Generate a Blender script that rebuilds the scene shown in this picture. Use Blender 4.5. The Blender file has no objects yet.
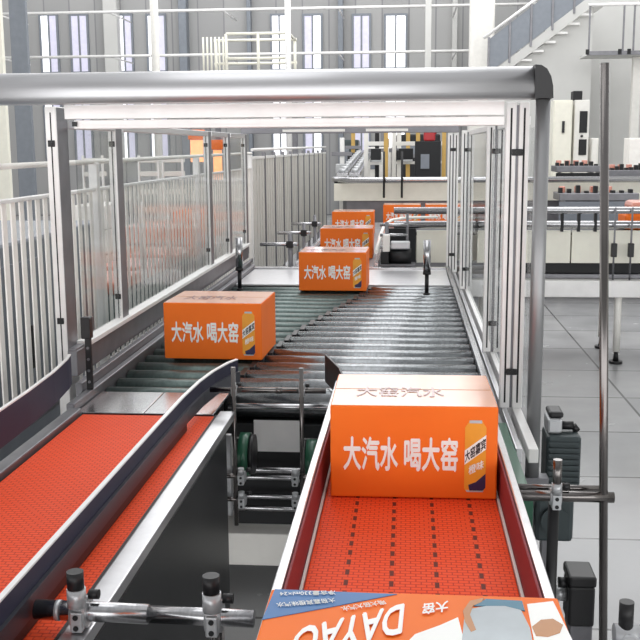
import bpy, bmesh, math, random
from mathutils import Matrix, Vector
random.seed(7)
SC = bpy.context.scene
COL = SC.collection
# ------------------------------------------------------------------ camera
F = 1000.0
CAMZ = 1.6
YAW, PITCH, ROLL = math.radians(5.024), math.radians(9.78), math.radians(0.4)
fw = Vector((-math.sin(YAW)*math.cos(PITCH), math.cos(YAW)*math.cos(PITCH), -math.sin(PITCH)))
rt = Vector((math.cos(YAW), math.sin(YAW), 0))
up = rt.cross(fw)
c_, s_ = math.cos(ROLL), math.sin(ROLL)
rt2 = rt*c_ - up*s_
up2 = rt*s_ + up*c_
cam = bpy.data.objects.new('camera', bpy.data.cameras.new('camera'))
COL.objects.link(cam)
cam.data.sensor_width = 36
cam.data.lens = 36*F/640
cam.data.clip_end = 200
R3 = Matrix((rt2, up2, -fw)).transposed()
cam.matrix_world = Matrix.Translation((0, 0, CAMZ)) @ R3.to_4x4()
SC.camera = cam
# ------------------------------------------------------------------ world and light
w = bpy.data.worlds.new('hall_fill_sky'); SC.world = w
w.use_nodes = True
nt = w.node_tree; nt.nodes.clear()
out = nt.nodes.new('ShaderNodeOutputWorld'); bg = nt.nodes.new('ShaderNodeBackground')
tc = nt.nodes.new('ShaderNodeTexCoord'); sx = nt.nodes.new('ShaderNodeSeparateXYZ')
rp = nt.nodes.new('ShaderNodeValToRGB')
e = rp.color_ramp.elements
e[0].position = 0.0; e[0].color = (0.55, 0.56, 0.58, 1)
e[1].position = 1.0; e[1].color = (0.45, 0.46, 0.48, 1)
for p, v in ((0.13, 0.8), (0.22, 1.8), (0.34, 1.6), (0.44, 0.7)):  # added bright band low ahead, gives the carton tops their glare
    k = e.new(p); k.color = (v, v, v*1.01, 1)
nt.links.new(tc.outputs['Generated'], sx.inputs[0]); nt.links.new(sx.outputs['Z'], rp.inputs[0])
# behind the camera: added bright low band fills fronts, dark band shades the beam
rb_ = nt.nodes.new('ShaderNodeValToRGB'); e = rb_.color_ramp.elements
e[0].position = 0.0; e[0].color = (2.0, 2.0, 2.0, 1); e[1].position = 1.0; e[1].color = (.45, .46, .48, 1)
for p, v in ((0.14, 2.5), (0.24, 2.2), (0.32, .25), (0.6, .25), (.8, .45)):
    k = e.new(p); k.color = (v, v, v*1.01, 1)
nt.links.new(sx.outputs['Z'], rb_.inputs[0])
mxw = nt.nodes.new('ShaderNodeMix'); mxw.data_type = 'RGBA'
mrw = nt.nodes.new('ShaderNodeMapRange'); mrw.inputs[1].default_value = -.15; mrw.inputs[2].default_value = .15
nt.links.new(sx.outputs['Y'], mrw.inputs[0]); nt.links.new(mrw.outputs[0], mxw.inputs['Factor'])
nt.links.new(rb_.outputs[0], mxw.inputs['A']); nt.links.new(rp.outputs[0], mxw.inputs['B'])
nt.links.new(mxw.outputs['Result'], bg.inputs[0]); bg.inputs[1].default_value = 1.0
nt.links.new(bg.outputs[0], out.inputs[0])
def area(name, loc, size, sy, power, rot=(0, 0, 0)):
    l = bpy.data.lights.new(name, 'AREA'); l.shape = 'RECTANGLE'; l.size = size; l.size_y = sy; l.energy = power
    o = bpy.data.objects.new(name, l); o.location = loc; o.rotation_euler = rot; COL.objects.link(o)
area('overhead_fill', (-0.5, 3.8, 6.5), 4, 4, 60)  # unseen area lights added overhead as fill
area('overhead_fill', (1.0, 11, 7), 8, 6, 330)
area('overhead_fill', (-2.0, 19, 7), 14, 4, 380)
SC.view_settings.view_transform = 'Standard'; SC.view_settings.look = 'None'
SC.view_settings.exposure = 0.3; SC.view_settings.gamma = 1
# ------------------------------------------------------------------ pixel helpers (photo pixel at a known depth -> point)
def ray(x, y):
    return rt2*(x-320) - up2*(y-320) + fw*F
def at(x, y, Y):
    d = ray(x, y); return Vector((0, 0, CAMZ)) + d*(Y/d.y)
def on(x, y, z):
    d = ray(x, y); return Vector((0, 0, CAMZ)) + d*((z-CAMZ)/d.z)
# ------------------------------------------------------------------ materials
def srgb(r, g, b):
    f = lambda c: c/12.92 if c <= 0.04045 else ((c+0.055)/1.055)**2.4
    return (f(r/255), f(g/255), f(b/255), 1)
def mat(name, rgb, rough=0.5, metal=0.0, var=0.06, scale=12, coat=0, bump=0, emit=0, ior=1.5, alpha=1, stretch=None):
    m = bpy.data.materials.new(name); m.use_nodes = True
    n = m.node_tree.nodes; L = m.node_tree.links; b = n['Principled BSDF']
    col = srgb(*rgb)
    t = n.new('ShaderNodeTexCoord'); nz = n.new('ShaderNodeTexNoise'); nz.inputs['Scale'].default_value = scale
    nz.inputs['Detail'].default_value = 4
    if stretch:
        mp = n.new('ShaderNodeMapping'); mp.inputs['Scale'].default_value = stretch
        L.new(t.outputs['Object'], mp.inputs[0]); L.new(mp.outputs[0], nz.inputs[0])
    else:
        L.new(t.outputs['Object'], nz.inputs[0])
    r = n.new('ShaderNodeValToRGB')
    r.color_ramp.elements[0].position = .3; r.color_ramp.elements[1].position = .7
    r.color_ramp.elements[0].color = tuple(c*(1-var) for c in col[:3]) + (1,)
    r.color_ramp.elements[1].color = tuple(min(1, c*(1+var)) for c in col[:3]) + (1,)
    L.new(nz.outputs[0], r.inputs[0]); L.new(r.outputs[0], b.inputs['Base Color'])
    b.inputs['Roughness'].default_value = rough; b.inputs['Metallic'].default_value = metal
    b.inputs['IOR'].default_value = ior
    if coat:
        b.inputs['Coat Weight'].default_value = coat; b.inputs['Coat Roughness'].default_value = .12; b.inputs['Coat IOR'].default_value = 1.7
    if bump:
        bp = n.new('ShaderNodeBump'); bp.inputs['Strength'].default_value = bump; bp.inputs['Distance'].default_value = .004
        L.new(nz.outputs[0], bp.inputs['Height']); L.new(bp.outputs[0], b.inputs['Normal'])
    if emit:
        L.new(r.outputs[0], b.inputs['Emission Color']); b.inputs['Emission Strength'].default_value = emit
    b.inputs['Alpha'].default_value = alpha
    return m
M = dict(
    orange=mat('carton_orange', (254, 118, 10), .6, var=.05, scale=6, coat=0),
    glaretop=mat('carton_film_glare', (250, 160, 108), .28, var=.12, scale=5, coat=1),  # paler than the carton orange: glare on the film put into the colour
    maroon=mat('maroon_print', (150, 60, 44), .35, coat=1),
    white=mat('white_print', (250, 250, 246), .4, var=.02),
    amber=mat('amber_print', (246, 168, 52), .35, var=.1),
    navyprint=mat('navy_print', (44, 44, 86), .4),
    blackprint=mat('black_print', (36, 30, 34), .4),
    blue=mat('blue_print', (52, 112, 172), .45),
    teal=mat('teal_print', (56, 120, 146), .45),
    greyprint=mat('grey_print', (186, 194, 198), .45, var=.12),
    brownprint=mat('brown_print', (190, 128, 70), .4),
    alu=mat('anodised_aluminium', (216, 216, 218), .3, .9, var=.05, stretch=(3, 3, 60)),
    alubeam=mat('brushed_beam', (206, 206, 208), .4, .9, var=.03, stretch=(1, 60, 60)),
    alupale=mat('pale_aluminium', (240, 239, 237), .42, .15, var=.04),
    postgrey=mat('satin_post', (160, 161, 162), .45, .75, var=.04),
    greyalu=mat('grey_channel', (126, 126, 130), .42, .6, var=.1),
    steel=mat('stainless_steel', (190, 190, 192), .22, 1, var=.1, stretch=(20, 4, 4)),
    polished=mat('polished_tube', (124, 120, 118), .2, 1, var=.08),
    roller=mat('zinc_roller', (142, 145, 147), .27, .9, var=.15, stretch=(6, 3, 3)),
    rollergreen=mat('green_grey_roller', (84, 98, 95), .35, .6, var=.2, stretch=(6, 3, 3)),
    dark=mat('dark_cavity', (34, 35, 37), .6, .2),
    black=mat('black_plastic', (26, 26, 28), .45),
    blackplate=mat('black_steel_plate', (50, 52, 54), .4, .5, var=.12, scale=4),
    navy=mat('navy_guide', (40, 40, 64), .6, .05),
    chargrey=mat('charcoal_channel', (70, 72, 80), .4, .5),
    red=mat('red_strip', (132, 34, 42), .65),
    wear=mat('white_wear_strip', (232, 228, 222), .5),
    cream=mat('cream_panel', (240, 238, 224), .5, var=.03),
    paint=mat('white_paint', (236, 234, 228), .5, var=.04),
    greenmotor=mat('green_gear_paint', (28, 92, 66), .4, coat=.3),
    motor=mat('dark_motor_paint', (64, 74, 76), .42, .2, var=.1),
    silver=mat('silver_cast', (196, 198, 200), .35, .45),
    yellow=mat('yellow_post', (206, 168, 92), .5),
    redlamp=mat('red_cover', (176, 38, 44), .4),
    pink=mat('pink_film', (226, 150, 130), .4, coat=.5, var=.12),
    fencepanel=mat('grey_fence_panel', (204, 202, 196), .5, .1, var=.1, stretch=(1, 30, 1)),
    slat=mat('pale_slat', (250, 246, 240), .5, 0, var=.06),
    wallpanel=mat('stair_pale_wall', (206, 206, 203), .7, var=.03, scale=2),
    bluegrey=mat('blue_grey_panel', (128, 134, 142), .45, .1),
    glow=mat('warm_lamp', (255, 168, 116), .5, emit=1.15, var=.1),
    day=mat('daylight_pane', (250, 250, 255), .3, emit=1.1, var=.02),
    lav=mat('lavender_pane', (190, 188, 206), .3, emit=.55, var=.05),
)
# clear acrylic: mostly see-through with a faint glossy face
def acrylic():
    m = bpy.data.materials.new('clear_acrylic'); m.use_nodes = True
    n = m.node_tree.nodes; L = m.node_tree.links; n.clear()
    o = n.new('ShaderNodeOutputMaterial'); mx = n.new('ShaderNodeMixShader'); tr = n.new('ShaderNodeBsdfTransparent'); g = n.new('ShaderNodeBsdfGlossy')
    lw = n.new('ShaderNodeLayerWeight'); lw.inputs[0].default_value = .25
    mp = n.new('ShaderNodeMapRange'); mp.inputs[3].default_value = .015; mp.inputs[4].default_value = .22
    tr.inputs[0].default_value = (.93, .94, .94, 1); g.inputs['Roughness'].default_value = .08
    L.new(lw.outputs['Facing'], mp.inputs[0]); L.new(mp.outputs[0], mx.inputs[0])
    L.new(tr.outputs[0], mx.inputs[1]); L.new(g.outputs[0], mx.inputs[2]); L.new(mx.outputs[0], o.inputs[0])
    return m
M['acrylic'] = acrylic()
# modular plastic belt: brick links with raised bump, optional rows of dark drive holes
def beltmat(name, holes):
    m = mat(name, (252, 78, 36), .55, var=.05, scale=8)
    n = m.node_tree.nodes; L = m.node_tree.links; b = n['Principled BSDF']; b.inputs['Specular IOR Level'].default_value = .2
    t = n.new('ShaderNodeTexCoord'); br = n.new('ShaderNodeTexBrick')
    mp = n.new('ShaderNodeMapping'); mp.inputs['Scale'].default_value = (1, 1, 1)
    br.inputs['Scale'].default_value = 1
    br.inputs['Brick Width'].default_value = .021; br.inputs['Row Height'].default_value = .0125
    br.inputs['Mortar Size'].default_value = .0014; br.inputs['Mortar Smooth'].default_value = .3
    br.inputs['Color1'].default_value = srgb(255, 88, 40); br.inputs['Color2'].default_value = srgb(255, 92, 48); br.inputs['Mortar'].default_value = srgb(214, 58, 30)
    L.new(t.outputs['Object'], mp.inputs[0]); L.new(mp.outputs[0], br.inputs[0])
    col = br.outputs['Color']
    bp = n.new('ShaderNodeBump'); bp.inputs['Strength'].default_value = .5; bp.inputs['Distance'].default_value = .003; bp.invert = True
    L.new(br.outputs['Fac'], bp.inputs['Height']); L.new(bp.outputs[0], b.inputs['Normal'])
    if holes:
        s = n.new('ShaderNodeSeparateXYZ'); L.new(t.outputs['Object'], s.inputs[0])
        def math_(op, a, v=None):
            k = n.new('ShaderNodeMath'); k.operation = op
            if hasattr(a, 'is_output'): L.new(a, k.inputs[0])
            else: k.inputs[0].default_value = a
            if v is not None:
                if hasattr(v, 'is_output'): L.new(v, k.inputs[1])
                else: k.inputs[1].default_value = v
            return k.outputs[0]
        acc = None
        for hx in holes:
            q = math_('LESS_THAN', math_('ABSOLUTE', math_('SUBTRACT', s.outputs['X'], hx)), .0042)
            acc = q if acc is None else math_('MAXIMUM', acc, q)
        fy = math_('LESS_THAN', math_('FRACT', math_('DIVIDE', s.outputs['Y'], .05)), .5)
        fac = math_('MULTIPLY', acc, fy)
        mx = n.new('ShaderNodeMix'); mx.data_type = 'RGBA'
        L.new(fac, mx.inputs['Factor']); L.new(col, mx.inputs['A']); mx.inputs['B'].default_value = srgb(112, 48, 38)
        col = mx.outputs['Result']
    L.new(col, b.inputs['Base Color'])
    return m
M['belt'] = beltmat('orange_link_belt', None)
M['beltholes'] = beltmat('orange_link_belt_drilled', [-.128, -.038, .052, .142])
def floormat():
    m = mat('polished_floor', (196, 196, 196), .22, var=.05, scale=1.5)
    n = m.node_tree.nodes; L = m.node_tree.links; b = n['Principled BSDF']
    t = n.new('ShaderNodeTexCoord'); br = n.new('ShaderNodeTexBrick'); br.offset = 0
    br.inputs['Scale'].default_value = 1; br.inputs['Brick Width'].default_value = 1.4; br.inputs['Row Height'].default_value = .8
    br.inputs['Mortar Size'].default_value = .008
    br.inputs['Color1'].default_value = srgb(186, 186, 186); br.inputs['Color2'].default_value = srgb(174, 175, 176); br.inputs['Mortar'].default_value = srgb(118, 118, 118)
    nz = n.new('ShaderNodeTexNoise'); nz.inputs['Scale'].default_value = 3; nz.inputs['Detail'].default_value = 6
    mx = n.new('ShaderNodeMix'); mx.data_type = 'RGBA'; mx.blend_type = 'MULTIPLY'; mx.inputs['Factor'].default_value = .25
    L.new(t.outputs['Object'], br.inputs[0]); L.new(t.outputs['Object'], nz.inputs[0])
    L.new(br.outputs[0], mx.inputs['A']); L.new(nz.outputs[0], mx.inputs['B']); L.new(mx.outputs['Result'], b.inputs['Base Color'])
    r = n.new('ShaderNodeMapRange'); r.inputs[3].default_value = .12; r.inputs[4].default_value = .35
    L.new(nz.outputs[0], r.inputs[0]); L.new(r.outputs[0], b.inputs['Roughness'])
    return m
M['floor'] = floormat()
def wallmat():
    m = mat('grey_cladding', (168, 168, 167), .6, var=.03, scale=.7)
    n = m.node_tree.nodes; L = m.node_tree.links; b = n['Principled BSDF']
    t = n.new('ShaderNodeTexCoord'); br = n.new('ShaderNodeTexBrick'); br.offset = 0
    mp = n.new('ShaderNodeMapping'); mp.inputs['Rotation'].default_value = (math.radians(90), 0, 0)
    br.inputs['Scale'].default_value = 1; br.inputs['Brick Width'].default_value = .62; br.inputs['Row Height'].default_value = 6
    br.inputs['Mortar Size'].default_value = .018
    br.inputs['Color1'].default_value = srgb(174, 174, 173); br.inputs['Color2'].default_value = srgb(160, 160, 160); br.inputs['Mortar'].default_value = srgb(140, 140, 142)
    L.new(t.outputs['Object'], mp.inputs[0]); L.new(mp.outputs[0], br.inputs[0]); L.new(br.outputs[0], b.inputs['Base Color'])
    return m
M['wall'] = wallmat()
# ------------------------------------------------------------------ mesh helpers
def bx(x0, x1, y0, y1, z0, z1, bev=0.0):
    def f(bm):
        t = bmesh.new()
        vs = [t.verts.new(p) for p in ((x0,y0,z0),(x1,y0,z0),(x1,y1,z0),(x0,y1,z0),(x0,y0,z1),(x1,y0,z1),(x1,y1,z1),(x0,y1,z1))]
        for q in ((0,3,2,1),(4,5,6,7),(0,1,5,4),(1,2,6,5),(2,3,7,6),(3,0,4,7)):
            t.faces.new([vs[i] for i in q])
        b = bev or min(abs(x1-x0), abs(y1-y0), abs(z1-z0))*.06
        bmesh.ops.bevel(t, geom=list(t.edges), offset=b, segments=2 if bev else 1, affect='EDGES', profile=.5)
        me = bpy.data.meshes.new('t'); t.to_mesh(me); t.free(); bm.from_mesh(me); bpy.data.meshes.remove(me)
    return f
def cyl(p, q, r, n=16, r2=None):
    def f(bm):
        a, b = Vector(p), Vector(q); d = (b-a).normalized()
        u = d.orthogonal().normalized(); v = d.cross(u)
        A = []; B = []
        for i in range(n):
            k = 2*math.pi*i/n; o = u*math.cos(k)+v*math.sin(k)
            A.append(bm.verts.new(a+o*r)); B.append(bm.verts.new(b+o*(r if r2 is None else r2)))
        for i in range(n):
            fc = bm.faces.new((A[i], A[(i+1) % n], B[(i+1) % n], B[i])); fc.smooth = True
        bm.faces.new(A[::-1]); bm.faces.new(B)
    return f
def prism(poly, vec):
    """closed polygon (3-D points) pushed along vec"""
    def f(bm):
        v = Vector(vec); A = [bm.verts.new(Vector(p)) for p in poly]; B = [bm.verts.new(Vector(p)+v) for p in poly]; n = len(A)
        for i in range(n): bm.faces.new((A[i], A[(i+1) % n], B[(i+1) % n], B[i]))
        bm.faces.new(A[::-1]); bm.faces.new(B)
    return f
def sweep(path, prof):
    """profile [(side, height)] swept along a path of (x,y,z) in plan"""
    def f(bm):
        rings = []; n = len(path)
        for i, p in enumerate(path):
            p = Vector(p); a = Vector(path[max(i-1, 0)]); b = Vector(path[min(i+1, n-1)])
            d = (b-a); d.z = 0; d.normalize(); s = Vector((d.y, -d.x, 0))
            rings.append([bm.verts.new(p + s*u + Vector((0, 0, h))) for u, h in prof])
        m = len(prof)
        for i in range(n-1):
            for j in range(m):
                bm.faces.new((rings[i][j], rings[i][(j+1) % m], rings[i+1][(j+1) % m], rings[i+1][j]))
        bm.faces.new(rings[0][::-1]); bm.faces.new(rings[-1])
    return f
def tube(path, r, n=10):
    def f(bm):
        rings = []
        for i, p in enumerate(path):
            p = Vector(p); a = Vector(path[max(i-1, 0)]); b = Vector(path[min(i+1, len(path)-1)])
            d = (b-a).normalized(); u = d.cross(Vector((0.13, 0.31, 0.94))).normalized(); v = d.cross(u)
            rings.append([bm.verts.new(p + (u*math.cos(2*math.pi*k/n)+v*math.sin(2*math.pi*k/n))*r) for k in range(n)])
        for i in range(len(rings)-1):
            for j in range(n):
                fc = bm.faces.new((rings[i][j], rings[i][(j+1) % n], rings[i+1][(j+1) % n], rings[i+1][j])); fc.smooth = True
        bm.faces.new(rings[0][::-1]); bm.faces.new(rings[-1])
    return f
def mesh(name, material, shapes, off=(0, 0, 0)):
    bm = bmesh.new()
    for s in shapes: s(bm)
    bmesh.ops.recalc_face_normals(bm, faces=bm.faces)
    bmesh.ops.translate(bm, verts=bm.verts, vec=-Vector(off))
    me = bpy.data.meshes.new(name); bm.to_mesh(me); bm.free(); me.materials.append(material)
    return me
def thing(name, label, cat, loc, group=None):
    o = bpy.data.objects.new(name, None); o.empty_display_size = .05; o.location = loc; COL.objects.link(o)
    o['label'] = label; o['category'] = cat
    if group: o['group'] = group
    return o
ORG = {}
def origin(o):
    v = Vector((0, 0, 0))
    while o: v = v + o.location; o = o.parent
    return v
def part(root, name, material, *shapes, label=None, stuff=False):
    """shapes in world coordinates; stored relative to the parent"""
    m = M[material] if isinstance(material, str) else material
    o = bpy.data.objects.new(name, mesh(name, m, shapes, origin(root))); o.parent = root; COL.objects.link(o)
    if label: o['label'] = label
    if stuff: o['kind'] = 'stuff'
    return o
def parts(root, name, material, *shapes, label=None):
    return [part(root, name, material, s, label=label) for s in shapes]
def solo(name, material, label, cat, *shapes, group=None, loc=(0, 0, 0)):
    o = bpy.data.objects.new(name, mesh(name, M[material], shapes, loc)); o.location = loc; COL.objects.link(o)
    o['label'] = label; o['category'] = cat
    if group: o['group'] = group
    return o
def struct(name, material, *shapes):
    o = bpy.data.objects.new(name, mesh(name, M[material], shapes)); COL.objects.link(o); o['kind'] = 'structure'
    return o
def copy_tree(o, parent=None):
    c = o.copy(); COL.objects.link(c); c.parent = parent
    for ch in list(o.children): copy_tree(ch, c)
    return c
def relabel(o, label, group=None):
    o['label'] = label
    if group: o['group'] = group
    elif 'group' in o: del o['group']
    return o
def lettering(root, name, body, material, width, height, mtx, offset=.02, label=None, shear=0):
    """writing turned into a thin raised mesh, fitted to width x height, placed by mtx (local to parent)"""
    c = bpy.data.curves.new('w', 'FONT'); c.body = body; c.shear = shear; c.resolution_u = 3
    t = bpy.data.objects.new('w', c); COL.objects.link(t)
    dg = bpy.context.evaluated_depsgraph_get(); dg.update()
    me = bpy.data.meshes.new_from_object(t.evaluated_get(dg))
    bpy.data.objects.remove(t); bpy.data.curves.remove(c)
    xs = [v.co.x for v in me.vertices]; ys = [v.co.y for v in me.vertices]
    x0, y0 = min(xs), min(ys); kx = width/(max(xs)-x0); ky = height/(max(ys)-y0)
    lb = bmesh.new(); d = offset*.8                    # heavier strokes: the same outlines laid side by side
    for k, (ox, oy) in enumerate(((0, 0), (-d, 0), (d, 0), (0, -d), (0, d))):
        n0 = len(lb.verts); lb.from_mesh(me); lb.verts.ensure_lookup_table()
        for v in list(lb.verts)[n0:]:
            v.co = mtx @ Vector(((v.co.x+ox-x0)*kx, (v.co.y+oy-y0)*ky, 0)) + mtx.to_3x3() @ Vector((0, 0, .00012*k)) / max(mtx.to_3x3().col[2].length, 1e-6)
    lb.to_mesh(me); lb.free()
    me.materials.clear(); me.materials.append(M[material]); me.name = name
    for p in me.polygons: p.material_index = 0; p.use_smooth = False
    o = bpy.data.objects.new(name, me); o.parent = root; COL.objects.link(o)
    if label: o['label'] = label
    return o
# ================================================================== SETTING
struct('floor', 'floor', bx(-14, 12, -2, 26, -.2, 0))
struct('wall_back', 'wall', bx(-13, 9, 24.1, 24.4, 0, 5.6))
struct('wall_right', 'wallpanel', bx(9.0, 9.3, -1, 24.1, 0, 5.6))
struct('wall_left', 'wall', bx(-13.3, -13, -1, 24.1, 0, 5.6))
wn = 0
for (xa, xb, kinds) in ((44, 59, 'dl'), (74, 89, 'll'), (119, 133, 'dl'), (150, 166, 'dl'), (273, 287, 'dd'), (305, 321, 'ld'), (354, 369, 'll'), (386, 405, 'dd')):
    wn += 1
    A = at(xa, 75, 24.1); B = at(xb, 75, 24.1)
    z0, z1 = 1.35, at(xa, 16, 24.1).z
    fr = struct('window_%d' % wn, 'bluegrey', bx(A.x-.05, B.x+.05, 24.05, 24.12, z0-.05, z0), bx(A.x-.05, B.x+.05, 24.05, 24.12, z1, z1+.05),
                bx(A.x-.05, A.x, 24.05, 24.12, z0, z1), bx(B.x, B.x+.05, 24.05, 24.12, z0, z1), bx((A.x+B.x)/2-.02, (A.x+B.x)/2+.02, 24.05, 24.12, z0, z1),
                bx(A.x, B.x, 24.06, 24.1, 3.38, 3.44))
    mx = (A.x+B.x)/2
    for k, (u, v) in enumerate(((A.x, mx-.02), (mx+.02, B.x))):
        part(fr, 'pane', 'day' if kinds[k] == 'd' else 'lav', bx(u, v, 24.075, 24.095, z0, z1))
tn = 0
for (xa, xb, Y, d, m) in ((104, 118, 23.8, .3, 'wallpanel'), (179, 187, 23.8, .3, 'bluegrey'), (247, 251, 23.9, .2, 'bluegrey'), (338, 343, 23.9, .2, 'bluegrey'), (452, 457, 23.9, .2, 'wallpanel')):
    tn += 1
    struct('trim_%d' % tn, m, bx(at(xa, 50, Y).x, at(xb, 50, Y).x, Y, Y+d, 0, 5.6))
for (ya, Y) in ((57.5, 22), (13.5, 22)):
    tn += 1
    A = at(30, ya, Y)
    struct('trim_%d' % tn, 'alupale', cyl((A.x-3, Y, A.z), (5.0, Y, A.z), .032, 10), *[cyl((x, Y, A.z), (x, 23.85, A.z), .02, 8) for x in (-9, -6.5, -4, -1.5, 1, 3.5)])
# columns
def column(name, label, mname, xa, xb, Y, depth=.35, h=5.6, base=True):
    A, B = at(xa, 60, Y), at(xb, 60, Y)
    c = thing(name, label, 'column', ((A.x+B.x)/2, Y, 0))
    part(c, 'shaft', mname, bx(A.x, B.x, Y, Y+depth, 0.03, h))
    part(c, 'base_plate', 'greyalu', bx(A.x-.06, B.x+.06, Y-.06, Y+depth+.06, 0, .03))
column('building_column', 'cream painted square column at the far left edge', 'cream', -14, 3, 13, .08)
column('building_column', 'dark grey steel column just right of the cream column at far left', 'bluegrey', 11.5, 28, 14, .08)
column('building_column', 'wide pale column behind the right end of the aluminium beam', 'paint', 470, 494, 20, .5)
column('building_column', 'slim grey column just left of the wide pale column', 'wallpanel', 425, 431, 21, .15)
def pole(label, mname, xa, xb, Y):
    A, B = at(xa, 40, Y), at(xb, 40, Y); r = (B.x-A.x)/2; x = (A.x+B.x)/2
    c = thing('standing_pipe', label, 'pipe', (x, Y, 0))
    part(c, 'pipe', mname, cyl((x, Y, .02), (x, Y, 5.6), r, 14)); part(c, 'flange', 'greyalu', cyl((x, Y, 0), (x, Y, .02), r*1.8, 14))
pole('tall white vertical pipe against the grey wall at upper left', 'paint', 151, 159, 18)
pole('tall grey vertical pipe in front of the windows at top centre', 'alupale', 285, 291, 18.7)

# ================================================================== CARTONS
CW, CH, CL = .405, .232, .34
def carton_body(root, topmat='glaretop'):
    b = part(root, 'body', 'orange', bx(-CW/2, CW/2, 0, CL, .001, CH, .004))
    return b
def can_print(par, x0, x1, z0, z1):
    """flat picture of a drinks can on the front face (y = -0.0006)"""
    y = -.0008; w_ = x1-x0; h = z1-z0
    P = lambda u, v: (x0+w_*u, y, z0+h*v)
    ca = part(par, 'printed_can', 'amber', prism([P(.12,0),P(.88,0),P(1,.05),P(1,.9),P(.84,.97),P(.8,1),P(.2,1),P(.16,.97),P(0,.9),P(0,.05)], (0, -.0006, 0)))
    part(ca, 'can_base', 'navyprint', prism([P(.25,.02),P(.88,.02),P(1,.06),P(1,.26),P(.55,.14),P(.2,.1)], (0, -.0012, 0)))
    part(ca, 'can_lid', 'greyprint', prism([P(.2,.96),P(.8,.96),P(.78,1),P(.22,1)], (0, -.0012, 0)))
    part(ca, 'can_band', 'white', prism([P(0,.38),P(1,.6),P(1,.8),P(0,.58)], (0, -.0012, 0)))
    part(ca, 'can_foot', 'greyprint', prism([P(.12,0),P(.88,0),P(.92,.025),P(.08,.025)], (0, -.0012, 0)))
    m = Matrix(((w_*.96/1, -.0, 0, x0+w_*.02), (0, 0, -1, y-.0016), (h*.205, h*.15, 0, z0+h*.41), (0, 0, 0, 1)))
    lettering(ca, 'can_lettering', '大窑嘉宾', 'blackprint', 1, 1, m, .03)
    m2 = Matrix(((w_*.7, 0, 0, x0+w_*.2), (0, 0, -1, y-.0016), (h*.1, h*.12, 0, z0+h*.24), (0, 0, 0, 1)))
    lettering(ca, 'can_flavour', '橙味', 'white', 1, 1, m2, .03)
def make_carton(label, loc, rz=0, top_letters=False):
    r = thing('drinks_carton', label, 'carton', (0, 0, 0), None)
    carton_body(r)
    FM = Matrix(((1, 0, 0, -CW/2+.033), (0, 0, -1, -.0012), (0, 1, 0, .072), (0, 0, 0, 1)))
    lettering(r, 'front_lettering', '大汽水 喝大窑', 'white', .276, .082, FM, .035)
    can_print(r, -CW/2+.326, -CW/2+.377, .02, .2)
    part(r, 'film_top', 'glaretop', bx(-CW/2+.003, CW/2-.003, .003, CL-.003, CH, CH+.0012))  # top sheet in the paler colour that carries the glare
    TM = Matrix(((1, 0, 0, -CW/2+.06), (0, 1, 0, .09), (0, 0, 1, CH+.002), (0, 0, 0, 1)))
    lettering(r, 'top_lettering', '大窑汽水', 'maroon', .22, .1, TM, .01)
    part(r, 'flap_seam', 'brownprint', bx(-CW/2+.004, CW/2-.004, CL/2-.0015, CL/2+.0015, CH+.0012, CH+.0018))
    r.location = loc; r.rotation_euler = (0, 0, rz)
    return r
BZ = .75
c0 = make_carton('orange drinks carton nearest on the right orange belt, white lettering facing us', (.019, 2.352, BZ+.001), math.radians(.6))
def carton(label, x, y, rz=0, z=BZ+.001, group=None):
    c = copy_tree(c0); c.location = (x, y, z); c.rotation_euler = (0, 0, rz); return relabel(c, label, group)
carton('orange drinks carton at left on the rollers, turned to show its right side', -.785, 3.94, math.radians(-2), BZ+.001)
carton('orange drinks carton in the middle distance, leading the row on the rollers', -.445, 5.93, math.radians(-1))
carton('orange drinks carton second in the far row, right behind the leading one', -.47, 7.72)
carton('orange drinks carton last in the far row, before the lane bends right', -.53, 9.75)
carton('orange drinks carton on the far cross conveyor, just right of the bend', -.06, 10.9)
carton('orange drinks carton on the far cross conveyor, half hidden by the right fence posts', .40, 10.9)
# the close carton cut by the bottom of the picture: only its printed top shows
fc = thing('drinks_carton', 'blue, orange and white carton top at bottom edge with big upside-down white letters', 'carton', (.012, 1.0, BZ+.001))
part(fc, 'body', 'orange', bx(-.19, .214, 1.0, 1.336, BZ+.001, .978, .004))
def topprint(name, mname, pts, h=.0008, z=.979):
    return part(fc, name, mname, prism([(on(x, y, z).x, on(x, y, z).y, z-.0008) for x, y in pts], (0, 0, h)))
topprint('blue_corner', 'blue', [(275, 589), (397, 594), (330, 607), (262, 619.5)])
topprint('white_panel', 'white', [(527, 604), (553, 601), (573, 641), (590, 690), (545, 690), (534, 640)], .0008)
topprint('grey_can_picture', 'greyprint', [(470, 609), (497, 604), (520, 608), (530, 628), (536, 660), (470, 660), (462, 640), (464, 620)], .0010)
topprint('teal_band', 'teal', [(474, 606), (486, 599), (522, 601), (525, 611), (505, 606), (488, 606)], .0012)
topprint('brown_swirl', 'brownprint', [(463, 611), (470, 601), (484, 598), (482, 602), (473, 606), (470, 615), (476, 630), (471, 632), (465, 622)], .0014)
topprint('grey_cap_picture', 'brownprint', [(532, 627), (541, 620), (553, 619), (563, 625), (560, 633), (548, 637), (536, 636)], .0013)
topprint('cream_sweep', 'white', [(415, 634), (440, 625), (458, 617), (464, 640), (470, 670), (380, 670)], .0007)
def flat(pa, pb, hgt, z=.9802, upright=False):
    """matrix for writing read from the far side: starts at pixel pa, runs towards pb on the carton top, grows towards us"""
    A = on(pa[0], pa[1], z); B = on(pb[0], pb[1], z); u = (B-A); L_ = u.length; u.normalize(); v = Vector((-.04, -1, 0)) if upright else Vector((-u.y, u.x, 0))
    return Matrix(((u.x, v.x, 0, A.x-fc.location.x), (u.y, v.y, 0, A.y-fc.location.y), (0, 0, 1, z-fc.location.z), (0, 0, 0, 1))), L_
m_, L_ = flat((404, 604), (297, 629), .1, upright=True)
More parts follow.
